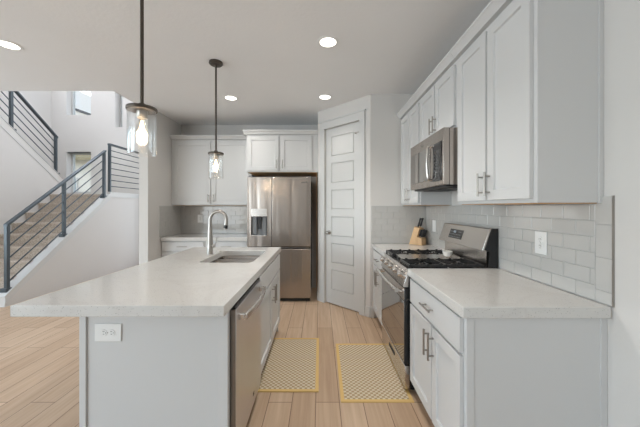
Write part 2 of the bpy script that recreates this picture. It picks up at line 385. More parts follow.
# door leaf
door = thing('door_1', 'tall white six panel pantry door in the angled wall', 'door', PA, -45); door['kind'] = 'structure'
g = 0.004; a0, a1 = u0+g, u1-g; zb, zt = 0.012, dh-g
mb = MB().box(a0, a1, 0.030, 0.055, zb, zt)
st = 0.105; rows = 6; tr, br_ = 0.115, 0.20
gap = 0.095; ph = (zt-zb-tr-br_-gap*(rows-1))/rows
mb.box(a0, a0+st, 0.018, 0.031, zb, zt); mb.box(a1-st, a1, 0.018, 0.031, zb, zt)
z = zb
mb.box(a0+st, a1-st, 0.018, 0.031, zb, zb+br_)
z = zb+br_
for k in range(rows):
    zz = z+ph; nx = zt if k == rows-1 else zz+gap
    mb.box(a0+st, a1-st, 0.018, 0.031, zz, nx)
    i0 = 0.006
    A_ = [(a0+st+i0, z+i0), (a1-st-i0, z+i0), (a1-st-i0, zz-i0), (a0+st+i0, zz-i0)]
    j = i0+0.007
    B_ = [(a0+st+j, z+j), (a1-st-j, z+j), (a1-st-j, zz-j), (a0+st+j, zz-j)]
    mb.loft([[Vector((x, 0.0305, q)) for x, q in A_], [Vector((x, 0.0195, q)) for x, q in B_]])
    z = nx
mb.build('leaf', M['trim'], door, 0.0015, angle=20)
kb = MB(); Rx = Matrix.Translation((a0+0.062, 0.018, 1.00)) @ Matrix.Rotation(R(90), 4, 'X')
kb.lathe([(0, 0), (0.031, 0), (0.031, 0.006), (0.013, 0.010), (0.011, 0.026), (0.022, 0.034), (0.027, 0.046), (0.024, 0.056), (0.012, 0.062), (0, 0.063)], mat=Rx)
kb.build('knob', M['nickel'], door)
for hz in (0.28, 0.88, 1.55, 2.24):
    MB().cyl((u1-0.001, 0.010, hz-0.045), (u1-0.001, 0.010, hz+0.045), 0.0075, 12).box(u1-0.02, u1-0.002, 0.014, 0.0185, hz-0.045, hz+0.045).build('hinge', M['nickel'], door)
MB().tube([(u1-0.002, 0.006, 2.17), (u1-0.002, 0.004, 2.30), (u1-0.012, -0.004, 2.315), (u1-0.07, -0.012, 2.315)], 0.006, 8).cyl((u1-0.07, -0.012, 2.315), (u1-0.07, 0.016, 2.315), 0.009, 10).build('door_stop', M['nickel'], door)

# ------------------------------------------------------------------ stairs
SXR = -4.28; RX = -4.34; MID = -5.45
stair = thing('staircase', 'carpeted switchback staircase with white side walls behind the island', 'staircase', (-4.9, 3.83, 0))
O = Vector((-4.9, 3.83, 0))
def rel(mb): 
    bmesh.ops.translate(mb.bm, verts=mb.bm.verts[:], vec=-O); return mb
for k in range(9):
    y0 = 3.83+0.24*k; z1 = 0.18*(k+1)
    y1 = SY-0.002 if k == 8 else y0+0.26
    m_ = MB().prism([(y0-0.022, z1-0.035), (y0-0.022, z1-0.010), (y0-0.012, z1), (y1, z1), (y1, z1-0.2 if k else 0), (y0, z1-0.18 if k else 0), (y0, z1-0.035)], MID, SXR-0.12, 'x')
    rel(m_).build('landing' if k == 8 else 'step', M['carpet'], stair)
cz = lambda y: 0.208+0.762*(y-3.943)
m_ = MB().prism([(3.86, 0), (3.86, cz(3.86)), (5.80, cz(5.80)), (5.80, 1.655), (SY-0.002, 1.655), (SY-0.002, 0)], SXR-0.12, SXR, 'x')
rel(m_).build('stringer_wall', M['wall'], stair)
m_ = MB().prism([(3.85, cz(3.85)), (5.79, cz(5.79)), (5.79, cz(5.79)+0.012), (3.85, cz(3.85)+0.012)], SXR-0.13, SXR+0.012, 'x')
m_.prism([(3.86, cz(3.86)-0.10), (5.80, cz(5.80)-0.10), (5.80, cz(5.80)), (3.86, cz(3.86))], SXR, SXR+0.008, 'x')
m_.box(SXR-0.13, SXR+0.012, 5.80, SY-0.002, 1.655, 1.667).box(SXR, SXR+0.008, 5.8, SY-0.002, 1.56, 1.655)
rel(m_).build('stringer_cap', M['trim'], stair)
c2 = lambda y: 2.045+0.8*(5.918-y)
m_ = MB().prism([(3.402, 0), (3.402, c2(4.2)), (4.2, c2(4.2)), (6.05, c2(6.05)), (6.05, 0)], MID-0.12, MID-0.001, 'x')
rel(m_).build('divider_wall', M['wall'], stair)
m_ = MB().prism([(4.2, c2(4.2)), (6.06, c2(6.06)), (6.06, c2(6.06)+0.012), (4.2, c2(4.2)+0.012)], MID-0.13, MID+0.012, 'x')
m_.prism([(4.2, c2(4.2)-0.16), (6.05, c2(6.05)-0.16), (6.05, c2(6.05)-0.14), (4.2, c2(4.2)-0.14)], MID, MID+0.01, 'x')
rel(m_).build('divider_cap', M['trim'], stair)
for k in range(8):
    y1 = 6.0-0.24*k; z1 = 1.62+0.18*(k+1)
    m_ = MB().box(XL+0.001, MID-0.121, y1-0.25, y1, z1-0.2, z1); rel(m_).build('step', M['carpet'], stair)
rel(MB().box(XL+0.001, MID-0.121, 5.99, SY-0.002, 1.42, 1.62)).build('landing', M['carpet'], stair)

def railing(label, x, posts, base, h, offs, topext=(0, 0), plates=True, flat=False):
    t = thing('stair_railing', label, 'railing', (x, posts[0], base(posts[0])), 0, 'stair railings'); o = t.location.copy()
    def bl(mb, nm, mat=M['rail'], bev=0.003):
        bmesh.ops.translate(mb.bm, verts=mb.bm.verts[:], vec=-o); return mb.build(nm, mat, t, bev)
    for y in posts:
        bl(MB().box(x-0.022, x+0.022, y-0.022, y+0.022, base(y)+0.006, base(y)+h-0.02), 'post')
        if plates: bl(MB().box(x-0.045, x+0.045, y-0.05, y+0.05, base(y)+0.004-abs(base(y+0.05)-base(y)), base(y)+0.02), 'base_plate')
    ya, yb = posts[0]-topext[0], posts[-1]+topext[1]
    bl(MB().prism([(ya, base(ya)+h-0.025), (yb, base(yb)+h-0.025), (yb, base(yb)+h+0.012), (ya, base(ya)+h+0.012)], x-0.03, x+0.03, 'x'), 'handrail')
    for q in offs:
        a, b = posts[0], posts[-1] + (topext[1] if flat else 0)
        bl(MB().tube([(x, a, base(a)+q), (x, b, base(b)+q)], 0.0095, 8), 'rail')
    return t
railing('dark grey metal railing climbing the lower stair flight, longest of the railings', RX, [3.943, 4.82, 5.715], lambda y: cz(y)+0.012, 0.905, [0.74, 0.575, 0.41, 0.245, 0.085], (0.02, 0.03))
railing('dark grey level railing along the edge of the stair landing', -4.32, [5.84], lambda y: 1.667, 0.985, [0.86, 0.74, 0.615, 0.49, 0.365, 0.245, 0.12], (0.02, 0.98), False, True)
railing('dark grey railing of the upper stair flight, descending from the ceiling edge', -5.5, [4.22, 5.065, 5.918], lambda y: c2(y)+0.012, 0.785, [0.64, 0.49, 0.34, 0.19, 0.05], (0, 0.03))

# ------------------------------------------------------------------ cabinets
def bar_pull(p, L, axis, mat, parent, off=0.032, r=0.0062):
    """bar pull in front of local point p (front face y = p[1]), facing -y"""
    x, y, z = p; m_ = MB(); yb = y-off
    if axis == 'z':
        m_.cyl((x, yb, z-L/2), (x, yb, z+L/2), r, 12)
        for s_ in (-1, 1): m_.cyl((x, y-0.0005, z+s_*L*0.33), (x, yb, z+s_*L*0.33), r*0.8, 10)
    else:
        m_.cyl((x-L/2, yb, z), (x+L/2, yb, z), r, 12)
        for s_ in (-1, 1): m_.cyl((x+s_*L*0.33, y-0.0005, z), (x+s_*L*0.33, yb, z), r*0.8, 10)
    return m_.build('handle', mat, parent)
def shaker(parent, x0, x1, z0, z1, y=0.0, th=0.02, st=0.058, rec=0.012):
    yf = y-th; m_ = MB(); bm = m_.bm
    o_ = [(x0, z0), (x1, z0), (x1, z1), (x0, z1)]; i_ = [(x0+st, z0+st), (x1-st, z0+st), (x1-st, z1-st), (x0+st, z1-st)]
    e = 0.003; j_ = [(x0+st+e, z0+st+e), (x1-st-e, z0+st+e), (x1-st-e, z1-st-e), (x0+st+e, z1-st-e)]
    L = lambda q, yy: [bm.verts.new((a, yy, b)) for a, b in q]
    bk, fr, inn, rc = L(o_, y-0.0005), L(o_, yf), L(i_, yf), L(j_, yf+rec)
    for A, B in ((bk, fr), (fr, inn), (inn, rc)):
        for k in range(4): bm.faces.new([A[k], A[(k+1) % 4], B[(k+1) % 4], B[k]])
    bm.faces.new(rc); bm.faces.new(bk[::-1])
    return m_.build('door', M['cab'], parent, 0.0018)
def slab(parent, name, x0, x1, z0, z1, th=0.02):
    return MB().box(x0, x1, -th, -0.0005, z0, z1).build(name, M['cab'], parent, 0.002)
def crown(parent, x0, x1, d, z, left=False, right=False):
    prof = [(0.0, 0), (-0.030, 0), (-0.036, 0.012), (-0.058, 0.042), (-0.064, 0.046), (-0.064, 0.058), (0.0, 0.058)]
    m_ = MB(); m_.prism(prof, x0-(0.04 if left else 0), x1+(0.04 if right else 0), 'x')
    m_.box(x0-(0.04 if left else 0), x1+(0.04 if right else 0), 0.0, d, z*0, 0.058)
    bmesh.ops.translate(m_.bm, verts=m_.bm.verts[:], vec=(0, 0, z))
    return m_.build('crown', M['cab'], parent)

def cabinet(name, label, cat, loc, rz, w, d, z0, z1, toe=0.0, bottom_wood=True, group=None):
    t = thing(name, label, cat, loc, rz, group)
    if toe:
        MB().box(0, w, 0, d, z0+toe, z1).build('body', M['cab'], t, 0.0015)
        MB().box(0.0, w, 0.075, d, z0, z0+toe).build('toe_kick', M['kick'], t)
    else:
        MB().box(0, w, 0, d, z0+0.002, z1).build('body', M['cab'], t, 0.0015)
        MB().box(0.018, w-0.018, 0.018, d-0.01, z0-0.002, z0+0.002).build('underside', M['maple'], t)
    return t
CT = 0.862  # underside of worktops
GW = 'right wall cabinets'; GB = 'right base cabinets'
# right wall uppers: local x runs from far to near (towards the viewer)
UX = 1.006; UD = XR-UX-0.001; UB, UT = 1.378, 2.44
c = cabinet('wall_cabinet', 'tall white two-door wall cabinet nearest the viewer, right of the microwave', 'cabinet', (UX, 2.07, 0), -90, 0.754, UD, UB, UT, group=GW)
d1 = shaker(c, 0.03, 0.372, UB+0.022, UT-0.03); d2 = shaker(c, 0.391, 0.730, UB+0.022, UT-0.03)
bar_pull((0.345, -0.02, UB+0.115), 0.14, 'z', M['nickel'], d1); bar_pull((0.418, -0.02, UB+0.115), 0.14, 'z', M['nickel'], d2)
crown(c, 0, 0.754, UD, UT, right=False)
MB().box(0.754, 0.759, UD-0.022, UD, UB, UT).build('scribe_strip', M['cab'], c, 0.001)
c = cabinet('wall_cabinet', 'short white two-door wall cabinet directly above the microwave', 'cabinet', (UX, 2.832, 0), -90, 0.76, UD, 1.945, UT, group=GW)
d1 = shaker(c, 0.03, 0.372, 1.965, UT-0.03); d2 = shaker(c, 0.388, 0.73, 1.965, UT-0.03)
bar_pull((0.345, -0.02, 2.06), 0.14, 'z', M['nickel'], d1); bar_pull((0.415, -0.02, 2.06), 0.14, 'z', M['nickel'], d2)
crown(c, 0, 0.76, UD, UT)
c = cabinet('wall_cabinet', 'white two-door wall cabinet between the microwave and the pantry wall', 'cabinet', (UX, 3.499, 0), -90, 0.665, UD, UB, UT, group=GW)
d1 = shaker(c, 0.03, 0.324, UB+0.022, UT-0.03); d2 = shaker(c, 0.341, 0.635, UB+0.022, UT-0.03)
bar_pull((0.297, -0.02, UB+0.115), 0.14, 'z', M['nickel'], d1); bar_pull((0.368, -0.02, UB+0.115), 0.14, 'z', M['nickel'], d2)
crown(c, 0, 0.665, UD, UT)
# right base
BX = 0.667; BD = XR-BX-0.001
def base_fronts(c, w, ndoor, zsplit=0.675, dl=0.15, sp=0.0):
    h2 = w/2+sp
    s = slab(c, 'drawer', 0.02, w-0.02, zsplit+0.008, CT-0.016)
    bar_pull((w/2, -0.02, (zsplit+CT)/2-0.002), 0.15, 'x', M['nickel'], s)
    if ndoor == 2:
        a = shaker(c, 0.02, h2-0.006, 0.118, zsplit-0.008); b = shaker(c, h2+0.006, w-0.02, 0.118, zsplit-0.008)
        bar_pull((h2-0.034, -0.02, zsplit-0.115), dl, 'z', M['nickel'], a); bar_pull((h2+0.034, -0.02, zsplit-0.115), dl, 'z', M['nickel'], b)
    else:
        a = shaker(c, 0.02, w-0.02, 0.118, zsplit-0.008); bar_pull((w-0.05, -0.02, zsplit-0.115), dl, 'z', M['nickel'], a)
c = cabinet('base_cabinet', 'white base cabinet with drawer over two doors, nearest the viewer under right worktop', 'cabinet', (BX, 2.065, 0), -90, 0.765, BD, 0, CT, 0.11, group=GB)
base_fronts(c, 0.765, 2, sp=0.028)
MB().box(0.765, 0.771, 0.0, 0.036, 0.0, CT).build('end_stile', M['cab'], c, 0.0012)
MB().box(0.765, 0.770, BD-0.030, BD, 0, CT).build('end_stile', M['cab'], c, 0.0012)
MB().box(0.7652, 0.767, 0.036, BD-0.03, 0.0, CT).build('end_panel', M['cab'], c)
c = cabinet('base_cabinet', 'white base cabinet between the range and the pantry wall', 'cabinet', (BX, 3.485, 0), -90, 0.652, BD, 0, CT, 0.11, group=GB)
base_fronts(c, 0.652, 2)
# worktops
def worktop(label, x0, x1, y0, y1, holes=None, group='white quartz worktops'):
    m_ = MB(); bm = m_.bm
    loops = [[Vector((x0, y0, 0)), Vector((x1, y0, 0)), Vector((x1, y1, 0)), Vector((x0, y1, 0))]] + (holes or [])
    es = []
    for lp in loops:
        vs = [bm.verts.new((p.x, p.y, 0.914)) for p in lp]
        es += [bm.edges.new((vs[i], vs[(i+1) % len(vs)])) for i in range(len(vs))]
    if holes:
        bmesh.ops.triangle_fill(bm, edges=es, use_beauty=True)
    else:
        bm.faces.new(vs)
    r = bmesh.ops.extrude_face_region(bm, geom=bm.faces[:])
    bmesh.ops.translate(bm, verts=[v for v in r['geom'] if isinstance(v, bmesh.types.BMVert)], vec=(0, 0, -0.0515))
    o = m_.build('countertop', M['quartz'], None, 0.003)
    return tag(o, label, 'countertop', group)
worktop('white quartz worktop at right, between the range and the open end', 0.637, XR-0.012, 1.267, 2.066)
worktop('short white quartz worktop beyond the range, under the knife block', 0.637, XR-0.012, 2.834, 3.488)
# island
IX0, IX1, IY0, IY1 = -1.192, -0.457, 1.42, 3.12
SB0 = 2.055
hole = rrect(-0.985, -0.548, 2.285, 2.905, 0.05, 0)
worktop('large white speckled quartz worktop of the island with a sink cutout', -1.402, -0.434, 1.286, 3.165, [hole])
isl = thing('kitchen_island', 'white panelled kitchen island base under the large quartz worktop', 'kitchen island', (IX1, IY0, 0), 90)
IW = IY1-IY0; ID = IX1-IX0; sx = SB0-IY0
# local: x along the island away from the viewer, y into the island (world -x)
MB().box(0, 0.02, 0, ID, 0, CT).build('end_panel', M['cab'], isl, 0.0015)
MB().box(-0.012, 0, 0.0, 0.052, 0, CT).build('corner_stile', M['cab'], isl, 0.0015)
MB().box(-0.010, 0, ID-0.030, ID+0.002, 0, CT).build('corner_stile', M['cab'], isl, 0.0015)
MB().box(0.0205, IW, ID-0.02, ID, 0, CT).build('back_panel', M['cab'], isl, 0.0015)
MB().box(sx, sx+0.018, 0, ID-0.0205, 0.11, CT).box(IW-0.02, IW, 0, ID-0.0205, 0.0, CT).box(sx+0.018, IW-0.02, 0, ID-0.0205, 0.11, 0.128).box(sx+0.018, IW-0.02, 0, 0.018, 0.66, 0.70).box(sx+0.018, IW-0.02, 0, 0.018, 0.835, CT).box(sx+0.018, sx+0.04, 0, 0.018, 0.128, CT).box(IW-0.06, IW-0.02, 0, 0.018, 0.128, CT).build('sink_cabinet', M['cab'], isl)
MB().box(sx, IW-0.021, 0.075, 0.095, 0, 0.11).build('toe_kick', M['cab'], isl)
slab(isl, 'false_drawer_front', sx+0.01, IW-0.012, 0.690, CT-0.014)
xm = (sx+IW)/2+0.03
d1 = shaker(isl, sx+0.01, xm-0.004, 0.118, 0.676); d2 = shaker(isl, xm+0.004, IW-0.012, 0.118, 0.676)
bar_pull((xm-0.036, -0.02, 0.565), 0.15, 'z', M['nickel'], d1); bar_pull((xm+0.036, -0.02, 0.565), 0.15, 'z', M['nickel'], d2)
# dishwasher
dw = thing('dishwasher', 'stainless steel dishwasher built into the island beside the sink cabinet', 'dishwasher', (-0.457, 1.449, 0), 90)
W = 0.600
MB().box(0.004, W-0.004, 0.02, 0.55, 0.10, 0.846).build('tub', M['dark'], dw)
MB().box(0, W, -0.031, -0.026, 0.095, 0.836).build('door', M['steel_dw'], dw, 0.0015, 2)
MB().box(0.001, W-0.001, -0.026, 0.018, 0.097, 0.834).build('door_core', M['core'], dw, 0.001)
MB().box(0.003, W-0.003, -0.024, 0.018, 0.837, 0.852).build('control_strip', M['black'], dw, 0.002)
MB().box(0.01, W-0.01, 0.05, 0.06, 0.0, 0.094).build('toe_panel', M['black'], dw)
pts = [(0.03, -0.030, 0.785), (0.032, -0.060, 0.785)]
for k in range(13):
    a = k/12; pts.append((0.04+0.52*a, -0.066-0.020*math.sin(math.pi*a), 0.785))
pts += [(W-0.032, -0.060, 0.785), (W-0.03, -0.030, 0.785)]
h_ = MB()
prof = [(-0.009, -0.016), (0.009, -0.016), (0.009, 0.016), (-0.009, 0.016)]
loops = []
core = pts[2:-2]
for p in core: loops.append([Vector((p[0], p[1]+a, p[2]+b)) for a, b in prof])
h_.loft(loops, True, True)
h_.box(0.036, 0.062, -0.060, -0.0305, 0.769, 0.801).box(W-0.062, W-0.036, -0.060, -0.0305, 0.769, 0.801)
h_.build('handle', M['steel_h'], dw, 0.004, 3)
MB().box(W*0.60, W*0.60+0.028, -0.0325, -0.0312, 0.155, 0.175).build('badge', M['dark'], dw)
# sink
sink = thing('sink', 'stainless steel double bowl sink set in the island worktop', 'sink', (-0.766, 2.6, 0.862))
def bowl(x0, x1, y0, y1, dep):
    m_ = MB(); o = Vector((-0.766, 2.6, 0.862)); f = lambda *a: [p-o for p in rrect(*a)]
    z = 0.8615
    m_.loft([f(x0-0.012, x1+0.012, y0-0.012, y1+0.012, 0.06, z-0.004), f(x0-0.012, x1+0.012, y0-0.012, y1+0.012, 0.06, z), f(x0, x1, y0, y1, 0.05, z), f(x0+0.006, x1-0.006, y0+0.006, y1-0.006, 0.05, z-0.02),
             f(x0+0.012, x1-0.012, y0+0.012, y1-0.012, 0.05, z-dep+0.03), f(x0+0.04, x1-0.04, y0+0.04, y1-0.04, 0.04, z-dep), f(x0+0.15, x1-0.15, y0+0.10, y1-0.10, 0.03, z-dep-0.004)], False, True)
    b = m_.build('bowl', M['steel_sink'], sink, 0, angle=60)
    d_ = MB().lathe([(0.001, 0.004), (0.03, 0.004), (0.042, 0.002), (0.044, -0.002)], ((x0+x1)/2+0.766, (y0+y1)/2-2.6, -dep-0.002), 24)
    d_.build('drain', M['nickel'], b)
bowl(-0.982, -0.551, 2.288, 2.690, 0.20); bowl(-0.982, -0.551, 2.714, 2.902, 0.18)
# faucet
fz = 0.9145
fau = thing('faucet', 'brushed nickel gooseneck faucet standing behind the island sink', 'faucet', (-1.048, 2.71, fz))
MB().lathe([(0, 0), (0.030, 0), (0.030, 0.006), (0.027, 0.010), (0.026, 0.10), (0.022, 0.20), (0.0165, 0.30), (0, 0.30)]).build('body', M['nickel'], fau)
pts = [(0, 0, 0.295)]
for k in range(0, 19):
    a = R(180-180*k/18*1.06); pts.append((0.078+0.078*math.cos(a), 0, 0.325+0.078*math.sin(a)))
MB().tube(pts, 0.0155, 16).build('spout', M['nickel'], fau)
e = Vector(pts[-1]); dr = (e-Vector(pts[-2])).normalized()
hd = MB().tube([e-dr*0.004, e+dr*0.02, e+dr*0.075], [0.0165, 0.019, 0.0185], 16).build('spray_head', M['nickel'], fau)
MB().tube([e+dr*0.038, e+dr*0.070], 0.0195, 16).build('spray_button_band', M['black'], hd)
MB().cyl((0.02, 0, 0.075), (0.048, 0, 0.075), 0.014, 14).tube([(0.043, 0, 0.078), (0.056, 0, 0.11), (0.066, 0, 0.155)], [0.008, 0.0065, 0.0055], 10).build('lever', M['nickel'], fau)
ab = MB().lathe([(0, 0), (0.018, 0), (0.018, 0.006), (0.014, 0.009), (0, 0.010)], (-1.045+0.03, 2.86, fz), 24).build('sink_button', M['nickel']); tag(ab, 'small round nickel button on the island worktop behind the faucet', 'button')

# ------------------------------------------------------------------ back run
GBK = 'back base cabinets'
YB = 4.205
lefts = [(-2.345, 0.652, 'white back base cabinet beside the short left wall'), (-1.692, 0.632, 'white back base cabinet beside the refrigerator')]
for x, w_, lb in lefts:
    c = cabinet('base_cabinet', lb, 'cabinet', (x, YB, 0), 0, w_, 4.799-YB, 0, CT, 0.11, group=GBK)
    base_fronts(c, w_, 2, 0.70, 0.13)
worktop('white quartz worktop on the back cabinets left of the refrigerator', -2.335, -1.060, 4.165, 4.788)
GUB = 'back wall cabinets'
c = cabinet('wall_cabinet', 'white two-door wall cabinet left of the refrigerator on the back wall', 'cabinet', (-2.345, 4.49, 0), 0, 1.263, 0.309, UB+0.006, 2.425, group=GUB)
d1 = shaker(c, 0.05, 0.622, UB+0.02, 2.39); d2 = shaker(c, 0.648, 1.22, UB+0.02, 2.39)
bar_pull((0.592, -0.02, UB+0.12), 0.125, 'z', M['nickel'], d1); bar_pull((0.678, -0.02, UB+0.12), 0.125, 'z', M['nickel'], d2)
crown(c, 0, 1.263, 0.309, 2.425)
c = cabinet('wall_cabinet', 'deep white two-door cabinet above the refrigerator', 'cabinet', (-1.081, 4.19, 0), 0, 1.049, 0.609, 1.872, 2.425, group=GUB)
d1 = shaker(c, 0.018, 0.475, 1.892, 2.40); d2 = shaker(c, 0.502, 0.962, 1.892, 2.40)
bar_pull((0.445, -0.02, 1.985), 0.13, 'z', M['nickel'], d1); bar_pull((0.533, -0.02, 1.985), 0.13, 'z', M['nickel'], d2)
crown(c, 0, 1.049, 0.609, 2.425, left=True)
MB().box(1.030, 1.036, 0.02, 0.608, 0.131, 1.871).build('niche_panel', M['maple'], c)  # brown sheet added over the niche wall to colour the strip beside the refrigerator
# refrigerator
fr = thing('refrigerator', 'stainless steel refrigerator with water dispenser and lower freezer drawer', 'refrigerator', (-1.04, 4.063, 0))
FW = 0.909
MB().box(0.004, FW-0.004, 0.062, 0.70, 0.06, 1.765).build('case', M['grey'], fr, 0.003)
MB().box(0.01, FW-0.01, 0.03, 0.12, 0.012, 0.055).build('toe_grille', M['black'], fr)
for x in (0.05, FW-0.1): MB().box(x, x+0.05, 0.2, 0.62, 0, 0.06).build('foot', M['black'], fr)
xs = 0.349; zs = 0.795
# left door with a dispenser recess
ld = MB(); dx0, dx1, dz0, dz1 = 0.055, 0.285, 0.945, 1.335
ld.box(0, dx0, 0, 0.06, zs, 1.787).box(dx1, xs-0.003, 0, 0.06, zs, 1.787).box(dx0, dx1, 0, 0.06, zs, dz0).box(dx0, dx1, 0, 0.06, dz1, 1.787).box(dx0, dx1, 0.05, 0.06, dz0, dz1)
bmesh.ops.remove_doubles(ld.bm, verts=ld.bm.verts[:], dist=1e-5)
ldo = ld.build('door', M['steel'], fr); ldo['label'] = 'left door with the water and ice dispenser'
MB().box(dx0, dx1, -0.004, 0.0, dz1-0.11, dz1).build('dispenser_display', M['steel_h'], ldo, 0.002)
MB().box(dx0+0.02, dx0+0.075, 0.012, 0.05, dz0+0.03, dz1-0.11).box(dx1-0.075, dx1-0.02, 0.03, 0.05, dz0+0.03, dz1-0.11).box(dx0, dx1, 0.046, 0.05, dz0, dz1-0.11).build('dispenser_well', M['grey'], ldo)
MB().box((dx0+dx1)/2-0.03, (dx0+dx1)/2+0.03, 0.008, 0.045, dz1-0.17, dz1-0.11).box((dx0+dx1)/2-0.02, (dx0+dx1)/2+0.02, 0.024, 0.034, dz0+0.10, dz1-0.17).build('dispenser_paddle', M['dark'], ldo, 0.003)
MB().box(dx0+0.004, dx1-0.004, -0.010, 0.046, dz0, dz0+0.014).build('drip_tray', M['steel_h'], ldo, 0.002)
rd = MB().box(xs+0.003, FW, 0, 0.06, zs, 1.787).build('door', M['steel'], fr, 0.006, 3)
MB().box(FW-0.14, FW-0.045, -0.0015, 0.0, 1.700, 1.718).build('badge', M['nickel'], rd)
MB().box(0, FW, 0, 0.06, 0.058, 0.757).build('freezer_drawer', M['steel'], fr, 0.006, 3)
MB().box(0.004, FW-0.004, 0.02, 0.061, 0.757, 0.794).build('grip_channel', M['black'], fr)
MB().box(0.02, FW-0.02, 0.002, 0.018, 0.772, 0.779).build('grip_lip', M['steel_h'], fr)
for x in (0.01, FW-0.08): MB().box(x, x+0.07, 0.02, 0.14, 1.766, 1.80).build('hinge_cover', M['grey'], fr, 0.004)

# ------------------------------------------------------------------ range
rg = thing('range', 'stainless steel gas range with black oven glass between the right worktops', 'range', (0.612, 2.829, 0), -90)
RW = 0.757; RD = XR-0.612-0.014
MB().box(0, RW, 0.045, RD-0.03, 0.03, 0.885).build('body', M['black'], rg, 0.002)
for x in (0.04, RW-0.08):
    for y in (0.08, RD-0.14): MB().cyl((x+0.02, y, 0.0), (x+0.02, y, 0.03), 0.018, 12).build('foot', M['dark'], rg)
MB().box(0.003, RW-0.003, 0.006, 0.044, 0.032, 0.200).build('drawer', M['steel_h'], rg, 0.004)
MB().box(RW/2-0.09, RW/2+0.09, 0.003, 0.0065, 0.128, 0.158).build('drawer_grip', M['dark'], rg, 0.002)
od = MB().box(0.003, RW-0.003, 0.004, 0.044, 0.207, 0.765).build('oven_door', M['black'], rg, 0.004)
MB().box(0.004, RW-0.004, -0.0005, 0.0035, 0.225, 0.675).build('oven_glass', M['oglass'], od, 0.001)
MB().box(0.004, RW-0.004, -0.001, 0.0035, 0.678, 0.763).build('door_band', M['steel_h'], od, 0.002)
hp = []
for k in range(13):
    a = k/12; hp.append((0.03+(RW-0.06)*a, -0.045-0.012*math.sin(math.pi*a), 0.745))
MB().tube(hp, 0.0165, 14).cyl((0.045, -0.046, 0.745), (0.045, -0.001, 0.735), 0.014, 12).cyl((RW-0.045, -0.046, 0.745), (RW-0.045, -0.001, 0.735), 0.014, 12).build('handle', M['steel_h'], od)
cp = MB().prism([(-0.004, 0.775), (0.033, 0.775), (0.044, 0.900), (0.036, 0.900), (-0.004, 0.79)], 0.001, RW-0.001, 'x').build('control_panel', M['steel_h'], rg, 0.002)
MB().box(0.01, RW-0.01, 0.012, 0.044, 0.766, 0.775).build('vent_slot', M['black'], rg)
nrm = Vector((0, -0.110, 0.040)).normalized()
for k in range(5):
    x = RW*(0.10+0.20*k)
    q = Vector((x, 0.017, 0.8475)); rot = nrm.to_track_quat('Z', 'Y').to_matrix().to_4x4()
    Mx = Matrix.Translation(q) @ rot
    kn = MB().lathe([(0, 0.0005), (0.033, 0.0005), (0.032, 0.007), (0.026, 0.009), (0.0245, 0.036), (0.021, 0.043), (0, 0.044)], seg=24, mat=Mx)
    kn.build('knob', M['steel_h'], rg)
MB().box(0.0, RW, 0.034, RD-0.075, 0.885, 0.901).build('cooktop', M['steel_h'], rg, 0.003)
MB().box(0.02, RW-0.02, 0.065, RD-0.095, 0.9012, 0.903).build('cooktop_well', M['bglass'], rg)
for bx, by, br in ((0.14, 0.17, 0.045), (0.14, 0.46, 0.036), (RW-0.14, 0.17, 0.05), (RW-0.14, 0.46, 0.036), (RW/2, 0.31, 0.04)):
    MB().lathe([(0, 0), (br+0.012, 0), (br+0.010, 0.010), (br, 0.012), (br, 0.019), (br-0.006, 0.022), (0, 0.022)], (bx, by, 0.9032), 24).build('burner', M['iron'], rg)
gz = 0.920
def grate(x0, x1):
    y0, y1 = 0.048, RD-0.100; b = 0.0065; m_ = MB()
    for y in (y0, y1): m_.box(x0, x1, y-b, y+b, gz, gz+0.016)
    for x in (x0+b, x1-b): m_.box(x-b, x+b, y0, y1, gz, gz+0.016)
    xm = (x0+x1)/2; ym = (y0+y1)/2
    m_.box(x0, x1, ym-b, ym+b, gz, gz+0.016)
    for yc in (y0+(y1-y0)*0.25, y0+(y1-y0)*0.75):
        for s_ in (-1, 1):
            m_.box(min(xm+s_*0.028, x0 if s_ < 0 else x1), max(xm+s_*0.028, x0 if s_ < 0 else x1), yc-b*0.8, yc+b*0.8, gz+0.003, gz+0.020)
            m_.box(xm-b*0.8, xm+b*0.8, min(yc+s_*0.026, yc+s_*0.125), max(yc+s_*0.026, yc+s_*0.125), gz+0.003, gz+0.020)
            m_.box(xm+s_*0.06-b*0.7, xm+s_*0.06+b*0.7, yc-0.125, yc-0.05, gz+0.003, gz+0.018)
            m_.box(xm+s_*0.06-b*0.7, xm+s_*0.06+b*0.7, yc+0.05, yc+0.125, gz+0.003, gz+0.018)
    for x in (x0+b, x1-b):
        for y in (y0, ym, y1): m_.box(x-0.007, x+0.007, y-0.007, y+0.007, 0.9015, gz+0.001)
        for k in range(6):
            yy = y0+(y1-y0)*(k+0.5)/6; m_.prism([(yy-0.012, gz+0.016), (yy+0.012, gz+0.016), (yy+0.006, gz+0.024), (yy-0.006, gz+0.024)], x-b, x+b, 'x')
    return m_.build('grate', M['iron'], rg, 0.0015)
grate(0.012, 0.258); grate(RW-0.258, RW-0.012)
g_ = MB().box(0.268, RW-0.268, 0.070, RD-0.11, gz+0.004, gz+0.016)
for x in (0.275, RW-0.275):
    for y in (0.09, RD-0.13): g_.box(x-0.006, x+0.006, y-0.006, y+0.006, 0.9032, gz+0.004)
g_.build('griddle', M['steel_h'], rg, 0.003)
